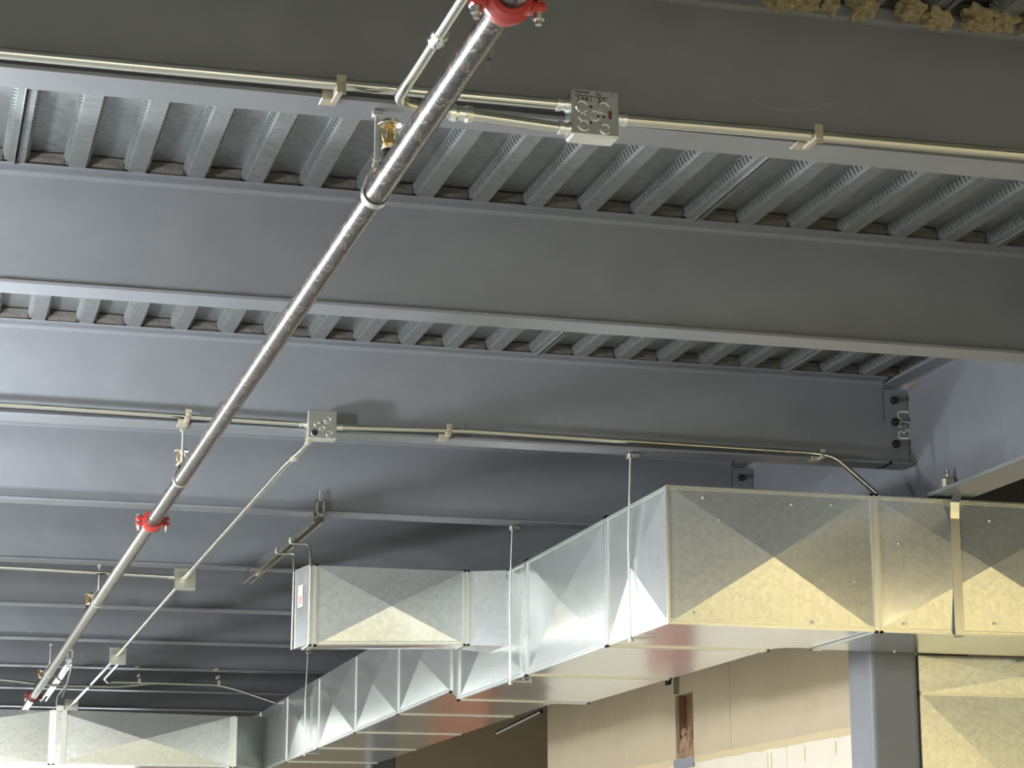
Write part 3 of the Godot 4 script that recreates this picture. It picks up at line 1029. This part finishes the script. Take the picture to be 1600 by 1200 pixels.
func beam_window_clamp(o: Node3D, x: float, y: float, d: float) -> void:
	var m := MB.new()
	for s in [-1.0, 1.0]:
		m.box(P(x + s * 0.013, y + 0.012, d), Vector3(0.006, 0.06, 0.03))
		m.box(P(x, y + 0.012 + s * 0.028, d), Vector3(0.032, 0.006, 0.03))
	m.lathe(P(x, y + 0.04, d), Vector3.UP, [[0.0, 0.004], [0.03, 0.004], [0.03, 0.008], [0.042, 0.007], [0.044, 0.0]], 8)
	part("window_clamp", m, M.zinc_steel, o)

func duct_struts() -> void:
	var o := strut(1.49, 1.47, 8.25, 1.47, 1.465, 9.93, "slotted strut channel hung over the labelled end of the branch duct")
	beam_window_clamp(o, 1.496, 1.475, 8.27)
	for s in [[8.75, 1.493], [9.02, 1.482]]:
		var c := MB.new()
		c.tube(rounded([P(s[1] - 0.03, 1.448, s[0]), P(s[1] - 0.03, 1.424, s[0]), P(s[1] + 0.03, 1.424, s[0]), P(s[1] + 0.034, 1.43, s[0])], 0.01, 3), 0.004, 6)
		part("saddle_clip", c, M.zinc_steel, o)
	var w := thing("strap_hanger", "pair of bent wires holding up the labelled duct end", "hanger", P(1.49, 1.42, 8.6))
	for s in [[8.75, 1.527, 8.525, 1.51], [9.02, 1.512, 8.70, 1.474]]:
		var m := MB.new()
		m.tube(rounded([P(s[1], 1.43, s[0]), P(s[1] + 0.004, 1.405, lerpf(s[0], s[2], 0.35)), P(s[3], 1.36, s[2] + 0.01), P(s[3], 1.3, s[2])], 0.03, 4), 0.0055, 8)
		m.tube(PackedVector3Array([P(s[3], 1.31, s[2]), P(s[3] - 0.002, 0.992, s[2])]), 0.004, 8)
		part("wire", m, M.zinc_steel, w)
	var o2 := strut(0.93, 1.43, 13.3, 0.93, 1.415, 15.6, "slotted strut channel beside the sprinkler pipe over the crossing duct")
	beam_window_clamp(o2, 0.935, 1.44, 13.32)
	var w2 := thing("strap_hanger", "bent wire hanger between far strut channel and crossing duct", "hanger", P(0.96, 1.4, 14.3))
	var m2 := MB.new()
	m2.tube(rounded([P(0.955, 1.40, 13.4), P(0.965, 1.33, 13.9), P(0.93, 1.28, 14.2), P(0.935, 1.2, 14.24)], 0.05, 4), 0.006, 8)
	m2.tube(rounded([P(0.90, 1.39, 14.0), P(0.98, 1.34, 14.1), P(0.96, 1.28, 14.2)], 0.03, 4), 0.005, 8)
	part("wire", m2, M.zinc_steel, w2)
	var w3 := thing("strap_hanger", "white strap end on the crossing duct beside its joint", "hanger", P(0.97, 1.2, 14.24))
	var m3 := MB.new()
	m3.cbox(P(0.955, 1.215, 14.235), Vector3(0.05, 0.035, 0.03), 0.006)
	m3.cbox(P(0.985, 1.04, 14.236), Vector3(0.03, 0.34, 0.004), 0.001)
	part("strap", m3, M.white_tape, w3)

# ---------------------------------------------------------------- sprinkler pipe
const PX := 0.8
const PY := 1.305
const PR := 0.0235

func sprinkler_pipe() -> void:
	var o := thing("sprinkler_pipe", "long steel sprinkler pipe with red grooved couplings", "pipe", P(PX, PY, 7))
	for s in [[-3.0, 2.952, "black_pipe"], [2.956, 7.668, "black_pipe"], [7.672, 14.468, "pipe_steel"], [14.472, 16.8, "pipe_steel"]]:
		var m := MB.new()
		m.tube(PackedVector3Array([P(PX, PY, s[0]), P(PX, PY, s[1])]), PR, 32)
		part("pipe_length", m, M[s[2]], o)
	for d in [2.954, 7.67, 14.47]:
		var c := MB.new()
		c.lathe(P(PX, PY, d + 0.024), Vector3(0, 0, 1), [[0.0, PR], [0.001, PR + 0.009], [0.012, PR + 0.013], [0.020, PR + 0.015], [0.028, PR + 0.015], [0.036, PR + 0.013], [0.047, PR + 0.009], [0.048, PR]], 28)
		for s in [-1.0, 1.0]:
			c.cbox(P(PX + s * (PR + 0.021), PY + 0.009, d), Vector3(0.026, 0.014, 0.03), 0.004)
			c.cbox(P(PX + s * (PR + 0.021), PY - 0.009, d), Vector3(0.026, 0.014, 0.03), 0.004)
		var cp := part("coupling", c, M.red_paint, o, "red grooved coupling")
		for s in [-1.0, 1.0]:
			var b := MB.new()
			b.lathe(P(PX + s * (PR + 0.024), PY - 0.034, d), Vector3.UP, [[0.0, 0.0], [0.0, 0.005], [0.008, 0.005], [0.008, 0.009], [0.018, 0.009], [0.018, 0.005], [0.05, 0.005], [0.05, 0.01], [0.057, 0.009], [0.06, 0.0]], 10)
			part("bolt", b, M.zinc_steel, cp)
	# upright sprinkler heads
	for d in [3.78, 6.885, 10.3, 13.78]:
		var m2 := MB.new()
		m2.lathe(P(PX, PY + PR - 0.004, d), Vector3.UP, [[0.0, 0.019], [0.010, 0.016], [0.026, 0.016], [0.026, 0.0]], 16)
		part("outlet", m2, M.black_pipe, o)
		var t := MB.new()
		t.lathe(P(PX, PY + PR + 0.020, d), Vector3.UP, [[0.0, 0.0155], [0.006, 0.0155], [0.006, 0.0]], 16)
		part("thread_tape", t, M.white_tape, o)
		var h := MB.new()
		var b0 := P(PX, PY + PR + 0.026, d)
		h.lathe(b0, Vector3.UP, [[0.0, 0.013], [0.006, 0.014], [0.012, 0.013], [0.014, 0.008], [0.020, 0.007], [0.036, 0.005], [0.046, 0.006], [0.052, 0.004], [0.052, 0.0]], 14)
		for s in [-1.0, 1.0]:
			h.tube(rounded([b0 + Vector3(s * 0.009, 0.01, 0), b0 + Vector3(s * 0.015, 0.026, 0), b0 + Vector3(s * 0.004, 0.05, 0)], 0.01, 4), 0.0022, 6)
		var hd := part("sprinkler_head", h, M.brass, o, "brass upright sprinkler head")
		var df := MB.new()
		df.lathe(b0 + Vector3(0, 0.044, 0), Vector3.UP, [[0.0, 0.022], [0.001, 0.0225], [0.009, 0.017], [0.0095, 0.0]], 18)
		df.lathe(b0 + Vector3(0, 0.044, 0), Vector3.UP, [[0.0, 0.022], [0.008, 0.016], [0.0085, 0.0]], 18)
		part("deflector", df, M.zinc_steel, hd)
	# ring hangers under the beams
	var said := ["ring hanger on the sprinkler pipe under the beam with the marked box", "ring hanger on the sprinkler pipe under the beam marked B77", "ring hanger on the sprinkler pipe beside the conduit to the grey box", "small far ring hanger on the sprinkler pipe near the far red coupling"]
	var hd2 := [3.9, 6.855, 9.82, 12.95]
	for i in 4:
		var d: float = hd2[i]
		var g := thing("pipe_hanger", said[i], "hanger", P(PX, BEAM_BOTTOM, d), "ring hangers of the sprinkler pipe")
		var rod := MB.new()
		rod.tube(PackedVector3Array([P(PX, BEAM_BOTTOM - 0.001, d), P(PX, PY + 0.052, d)]), 0.0048, 8)
		part("rod", rod, M.zinc_steel, g)
		var nut := MB.new()
		nut.lathe(P(PX, PY + 0.05, d), Vector3.UP, [[0.0, 0.0], [0.0, 0.009], [0.009, 0.009], [0.009, 0.0]], 6)
		nut.lathe(P(PX, PY + 0.063, d), Vector3.UP, [[0.0, 0.0], [0.0, 0.008], [0.006, 0.008], [0.006, 0.0]], 6)
		part("nut", nut, M.zinc_steel, g)
		var cl := MB.new()
		cl.cbox(P(PX, BEAM_BOTTOM - 0.006, d), Vector3(0.018, 0.012, 0.018), 0.002)
		part("beam_clamp", cl, M.zinc_steel, g)
		var ring := MB.new()
		var prev := []
		for k in 29:
			var a := -PI / 2 + TAU * (k / 28.0)
			var rr := PR + 0.0015
			var up := sin(a)
			var p0 := Vector3(cos(a) * rr, sin(a) * rr, 0)
			if up > 0.5:
				p0.y = rr * 0.5 + (up - 0.5) * 0.07
				p0.x = cos(a) * rr
			var row := []
			for e in [[0.0, -0.011], [0.0, 0.011], [0.0025, 0.011], [0.0025, -0.011]]:
				row.append(P(PX, PY, d) + p0 * (1.0 + e[0] / rr) + Vector3(0, 0, e[1]))
			if k > 0:
				var out := p0.normalized()
				ring.quad(prev[2], row[2], row[3], prev[3], out)
				ring.quad(prev[0], row[0], row[1], prev[1], -out)
				ring.quad(prev[1], row[1], row[2], prev[2], Vector3(0, 0, 1))
				ring.quad(prev[0], row[0], row[3], prev[3], Vector3(0, 0, -1))
			prev = row
		part("ring", ring, M.zinc_steel, g)

# ---------------------------------------------------------------- conduits and boxes
func conduit(label: String, pts: Array, r: float, bend: float, group: String, ends := [true, true], couplings := []) -> Node3D:
	var o := thing("conduit", label, "conduit", pts[0], group)
	var m := MB.new()
	m.tube(rounded(pts, bend, 8), r, 16)
	part("tube", m, M.conduit_steel, o)
	for k in 2:
		if not ends[k]:
			continue
		var a: Vector3 = pts[0] if k == 0 else pts[-1]
		var b: Vector3 = pts[1] if k == 0 else pts[-2]
		var c := MB.new()
		c.lathe(a, b - a, [[-0.004, 0.0], [-0.004, r * 0.95], [0.0, r * 0.95], [0.0, r * 1.4], [0.005, r * 1.4], [0.005, r * 1.1], [0.014, r * 1.1], [0.014, r * 1.28], [0.022, r * 1.28], [0.023, r]], 8)
		part("connector", c, M.box_steel, o)
	for q in couplings:
		var c2 := MB.new()
		c2.lathe(q[0], q[1], [[-0.022, r], [-0.022, r * 1.3], [-0.012, r * 1.5], [-0.006, r * 1.25], [0.006, r * 1.25], [0.012, r * 1.5], [0.022, r * 1.3], [0.022, r]], 10)
		part("coupling", c2, M.box_steel, o)
	return o

func clip(x: float, y: float, d: float, edge: float, r: float, label: String) -> void:
	# spring clip pushed on the flange edge, holding a conduit above it
	var o := thing("conduit_clip", label, "clip", P(x, BEAM_BOTTOM, edge), "spring clips on the beam flanges")
	var m := MB.new()
	m.cbox(P(x - 0.006, BEAM_BOTTOM - 0.0025, edge + 0.012), Vector3(0.032, 0.004, 0.036), 0.001)
	m.cbox(P(x - 0.006, BEAM_BOTTOM + 0.0115, edge + 0.01), Vector3(0.03, 0.004, 0.026), 0.001)
	m.cbox(P(x - 0.006, BEAM_BOTTOM + 0.0045, edge - 0.008), Vector3(0.031, 0.018, 0.003), 0.001)
	part("flange_grip", m, M.clip_steel, o)
	var s := MB.new()
	var f := d - r - 0.002
	s.cbox(P(x + 0.008, y, f - 0.001), Vector3(0.018, r * 2 + 0.016, 0.003), 0.001)
	s.cbox(P(x + 0.004, (BEAM_BOTTOM + y) / 2 - 0.004, (f + edge) / 2), Vector3(0.013, 0.016, absf(edge - f) + 0.02), 0.001)
	s.lathe(P(x + 0.008, y, f - 0.002), Vector3(0, 0, 1), [[0.0, 0.005], [0.002, 0.0045], [0.004, 0.0]], 10)
	part("tube_grip", s, M.clip_steel, o)

func glyphs(text: String) -> Array:
	var t := {
		"S": [[[0.8, 0.9], [0.4, 1.0], [0.1, 0.8], [0.3, 0.58], [0.7, 0.4], [0.6, 0.08], [0.0, 0.05]]],
		"A": [[[0.0, 0.0], [0.45, 1.0], [0.85, 0.0]], [[0.15, 0.42], [0.75, 0.4]]],
		"M": [[[0.0, 0.0], [0.05, 0.95], [0.4, 0.35], [0.72, 0.9], [0.8, 0.0]]],
		"1": [[[0.35, 0.0], [0.4, 1.0]]],
		".": [[[0.3, 0.42], [0.42, 0.44]]],
		"3": [[[0.0, 0.92], [0.5, 1.0], [0.8, 0.8], [0.3, 0.55], [0.85, 0.32], [0.5, 0.0], [0.0, 0.1]]],
		"0": [[[0.5, 1.0], [0.1, 0.7], [0.15, 0.15], [0.55, 0.02], [0.85, 0.4], [0.8, 0.85], [0.45, 1.0]]]}
	var out := []
	for ch in text:
		out.append(t[ch])
	return out

func junction_box(x: float, y: float, d: float, depth: float, label: String, detailed: int) -> Node3D:
	# d is the front face; the body reaches back by depth
	var o := thing("junction_box", label, "junction box", P(x, y, d), "square steel junction boxes on the conduits")
	var s := 0.094
	var m := MB.new()
	m.cbox(P(x, y, d + depth / 2 + 0.001), Vector3(s, s, depth - 0.002), 0.004)
	part("body", m, M.box_steel, o)
	var fz := Vector3(0, 0, 1)
	var face := MB.new()
	face.cbox(P(x, y, d), Vector3(s - 0.004, s - 0.004, 0.004), 0.0015)
	var fr := part("face", face, M.box_steel, o)
	if detailed == 0:
		var hub := MB.new()
		hub.lathe(P(x - 0.004, y + 0.004, d), fz, [[0.0, 0.017], [0.006, 0.016], [0.006, 0.0]], 14)
		part("hub", hub, M.zinc_steel, o)
		return o
	var rings := [[-0.029, 0.010, 0.0125], [0.015, 0.011, 0.0125], [-0.025, -0.027, 0.012], [0.017, -0.031, 0.011], [-0.003, -0.006, 0.011], [-0.027, -0.01, 0.009]]
	if detailed == 2:
		rings = [[-0.024, -0.028, 0.0125], [0.022, -0.03, 0.011], [0.016, 0.014, 0.0115], [-0.018, 0.0, 0.009], [0.0, -0.014, 0.009]]
	for q in rings:
		var k := MB.new()
		k.lathe(P(x + q[0], y + q[1], d - 0.002), fz, [[0.0, q[2] + 0.0006], [0.0032, q[2] - 0.0008], [0.0032, q[2] - 0.002], [0.0001, q[2] - 0.0034], [0.0004, 0.0]], 18)
		part("knockout", k, M.box_steel, fr)
	var holes := [[-0.011, 0.011], [-0.011, -0.021], [0.015, -0.007], [0.004, -0.0065]]
	if detailed == 2:
		holes = [[-0.004, -0.021], [-0.016, -0.007], [0.0, 0.006]]
	for q in holes:
		var h := MB.new()
		h.lathe(P(x + q[0], y + q[1], d - 0.002), fz, [[0.0, 0.0028], [0.0006, 0.0026], [0.0006, 0.0]], 10)
		part("screw_hole", h, M.hole_black, fr)
	if detailed == 2:
		var op := MB.new()
		op.lathe(P(x - 0.024, y - 0.028, d - 0.002), fz, [[0.0003, 0.0095], [0.0012, 0.0094], [0.0012, 0.0]], 18)
		part("open_knockout", op, M.hole_black, fr)
	if detailed == 1:
		var t := MB.new()
		var x0 := x - 0.038
		for g in glyphs("SAM1.30"):
			for line in g:
				var pts := []
				for q in line:
					pts.append(P(x0 + 0.0066 * q[0], y + 0.0205 + 0.0098 * q[1], d - 0.0027))
				t.stroke(pts, 0.0012, fz)
			x0 += 0.0083
		# the illegible line above it
		var sq := []
		for k in 22:
			sq.append(P(x - 0.042 + 0.0014 * k, y + 0.0385 + 0.0022 * sin(k * 1.9) + 0.0008 * sin(k * 0.7), d - 0.0027))
		t.stroke(sq, 0.0011, fz)
		t.stroke([P(x + 0.0, y + 0.041, d - 0.0027), P(x + 0.004, y + 0.037, d - 0.0027), P(x + 0.0, y + 0.0345, d - 0.0027)], 0.0011, fz)
		t.stroke([P(x + 0.009, y + 0.041, d - 0.0027), P(x + 0.006, y + 0.036, d - 0.0027), P(x + 0.010, y + 0.0345, d - 0.0027)], 0.0011, fz)
		t.stroke([P(x - 0.044, y + 0.0325, d - 0.0027), P(x + 0.024, y + 0.031, d - 0.0027)], 0.0011, fz)
		t.stroke([P(x + 0.034, y + 0.041, d - 0.0027), P(x + 0.031, y + 0.036, d - 0.0027)], 0.0011, fz)
		part("marker_writing", t, M.black_mark, fr, "SAM1.30 in black marker")
		var rd := MB.new()
		rd.cbox(P(x + 0.0275, y - 0.002, d - 0.0028), Vector3(0.006, 0.016, 0.001), 0.0003)
		part("red_smear", rd, M.maroon, fr, "dark red smear")
	return o

func conduits() -> void:
	var g1 := "conduits along the beams"
	var g2 := "conduits along the sprinkler pipe"
	# beam with the marked box
	junction_box(1.2, 1.465, 3.79, 0.05, "square steel junction box with SAM1.30 in marker", 1)
	conduit("thick shiny conduit clipped left of the marked junction box", [P(-4.6, 1.478, 3.83), P(0.4, 1.486, 3.83), P(1.153, 1.489, 3.825)], 0.0113, 0.1, g1, [false, true])
	conduit("bent conduit from overhead into the lower left of the marked box", [P(0.845, 1.458, -2.0), P(0.812, 1.449, 3.802), P(1.153, 1.435, 3.81)], 0.0113, 0.062, g1, [false, true], [[P(0.8155, 1.4495, 3.464), Vector3(0, 0, 1)], [P(0.94, 1.4435, 3.805), Vector3.RIGHT]])
	conduit("thick shiny conduit clipped right of the marked junction box", [P(1.247, 1.468, 3.82), P(1.5, 1.473, 3.822), P(3.2, 1.485, 3.83)], 0.0113, 0.1, g1, [true, false])
	clip(0.707, 1.483, 3.83, 3.857, 0.0113, "spring clip on the conduit left of the marked junction box")
	clip(1.655, 1.474, 3.823, 3.857, 0.0113, "spring clip on the conduit right of the marked junction box")
	# beam marked B77
	junction_box(1.225, 1.483, 6.755, 0.05, "square steel junction box with an open round hole on beam B77", 2)
	conduit("thin bright conduit clipped left of the box with the open hole", [P(-4.6, 1.49, 6.79), P(0.3, 1.496, 6.79), P(1.178, 1.487, 6.785)], 0.009, 0.1, g1, [false, true])
	conduit("thin conduit right of the open-hole box, bending down behind the duct", [P(1.272, 1.483, 6.785), P(1.7, 1.497, 6.79), P(2.9, 1.486, 6.785), P(2.97, 1.472, 6.76), P(3.12, 1.318, 6.70)], 0.009, 0.05, g1, [true, false])
	clip(0.798, 1.496, 6.79, 6.807, 0.009, "spring clip on the thin conduit beside the sprinkler pipe")
	clip(1.635, 1.497, 6.79, 6.807, 0.009, "spring clip on the thin conduit right of the open-hole box")
	clip(2.925, 1.483, 6.783, 6.807, 0.009, "spring clip where the thin conduit bends down behind the duct")
	# line of boxes going away
	junction_box(1.16, 1.398, 9.66, 0.05, "grey box where a side conduit joins the long conduit", 0)
	junction_box(1.157, 1.382, 12.66, 0.05, "grey box under the beam with two conduits leaving below", 0)
	junction_box(1.119, 1.345, 15.56, 0.05, "last grey box on the long conduit above the crossing duct", 0)
	conduit("conduit slanting away below the box with the open hole", [P(1.19, 1.436, 6.78), P(1.185, 1.425, 6.86), P(1.172, 1.422, 7.15), P(1.156, 1.402, 9.655)], 0.0095, 0.05, g2, [true, true], [[P(1.18, 1.4235, 7.0), Vector3(-0.04, -0.01, -1)]])
	conduit("conduit between the side-joined grey box and the next grey box", [P(1.135, 1.375, 9.71), P(1.153, 1.386, 12.655)], 0.0095, 0.05, g2)
	conduit("conduit running into the last grey box above the crossing duct", [P(1.135, 1.36, 12.71), P(1.115, 1.349, 15.555)], 0.0095, 0.05, g2)
	conduit("conduit crossing behind the sprinkler pipe into the side of the grey box", [P(-4.6, 1.44, 9.74), P(0.4, 1.426, 9.72), P(1.113, 1.408, 9.69)], 0.0095, 0.1, g1, [false, true])
	conduit("thin far conduit that dips below the sprinkler pipe", [P(-4.6, 1.40, 14.12), P(0.3, 1.378, 14.12), P(0.58, 1.374, 14.12), P(0.87, 1.343, 14.12), P(1.32, 1.347, 14.13), P(1.53, 1.38, 14.17), P(1.9, 1.384, 14.19)], 0.009, 0.12, g1, [false, false])
	conduit("thin far conduit that bends down to the big duct", [P(1.18, 1.362, 12.71), P(1.195, 1.378, 13.95), P(1.235, 1.374, 14.13), P(1.3, 1.378, 14.14), P(1.925, 1.374, 14.13), P(2.05, 1.345, 14.12), P(2.29, 1.268, 14.1)], 0.009, 0.06, g1, [true, false])
	clip(1.42, 1.384, 14.12, 14.182, 0.009, "small clip on the far thin conduit near its dip")
	clip(1.92, 1.384, 14.12, 14.182, 0.009, "small clip where the far thin conduit bends down")
	# lone pipe end past the partition
	conduit("pale conduit in the gloom past the end of the partition", [P(3.46, 1.02, 13.0), P(3.62, 1.12, 12.6)], 0.014, 0.05, "", [false, false])

func _ready() -> void:
	var cam := Camera3D.new()
	cam.name = "camera"
	cam.fov = 19.646
	cam.near = 0.05
	cam.far = 100.0
	add_child(cam)
	cam.position = Vector3(0, EYE, 0)
	cam.rotation = Vector3(deg_to_rad(13.2786), deg_to_rad(-15.2757), 0)
	cam.current = true
	var we := WorldEnvironment.new()
	we.name = "environment"
	var env := Environment.new()
	env.background_mode = Environment.BG_COLOR
	env.background_color = Color(0.02, 0.02, 0.02)
	env.tonemap_mode = Environment.TONE_MAPPER_LINEAR
	env.tonemap_exposure = 1.22
	env.sdfgi_enabled = true
	env.ssao_enabled = true
	env.ssil_enabled = true
	we.environment = env
	add_child(we)
	materials()
	# cool lamps along the left, linear fittings hung over the floor outside the view
	work_lamp(-0.7, 1.12, 4.5, 3.4, false, 0.08, "cool work lamp hung beside the beam with the marked box")
	work_lamp(-0.55, 0.95, 5.9, 5.1, false, 0.08, "cool work lamp hung beside the beam marked B77")
	work_lamp(-0.6, 0.9, 7.65, 3.5, false, 0.08, "cool work lamp hung one bay beyond the beam marked B77")
	work_lamp(-0.7, 0.95, 11.9, 2.8, false, 0.08, "cool work lamp hung near the far beams")
	for q in [[-2.6, 0, 11.0], [-2.6, 2, 6.0], [-2.6, 6, 14.0], [-2.6, 8, 14.0], [-2.6, 10, 12.0], [-2.6, 13, 12.0], [0.6, 0, 10.0], [2.3, 1, 10.0], [4.5, 4, 4.5], [4.5, 2, 4.5]]:
		panel_lamp(q[0], 1.3, BEAM_FAR[q[1]] - 0.05, q[2], q[0] > 4.0)
	beams()
	girder()
	deck()
	room()
	partition()
	column()
	main_duct()
	branch_duct()
	far_duct()
	plenum()
	sprinkler_pipe()
	conduits()
	rod_hanger(2.282, 6.86, BEAM_BOTTOM, 0.866, "threaded rod hanger under beam B77 at the duct corner")
	rod_hanger(2.282, 8.348, BEAM_BOTTOM, 0.866, "threaded rod hanger where the branch duct leaves the main duct")
	rod_hanger(2.282, 12.9, BEAM_BOTTOM, 0.882, "threaded rod hanger on the far stretch of the main duct")
	strap_hanger()
	duct_struts()
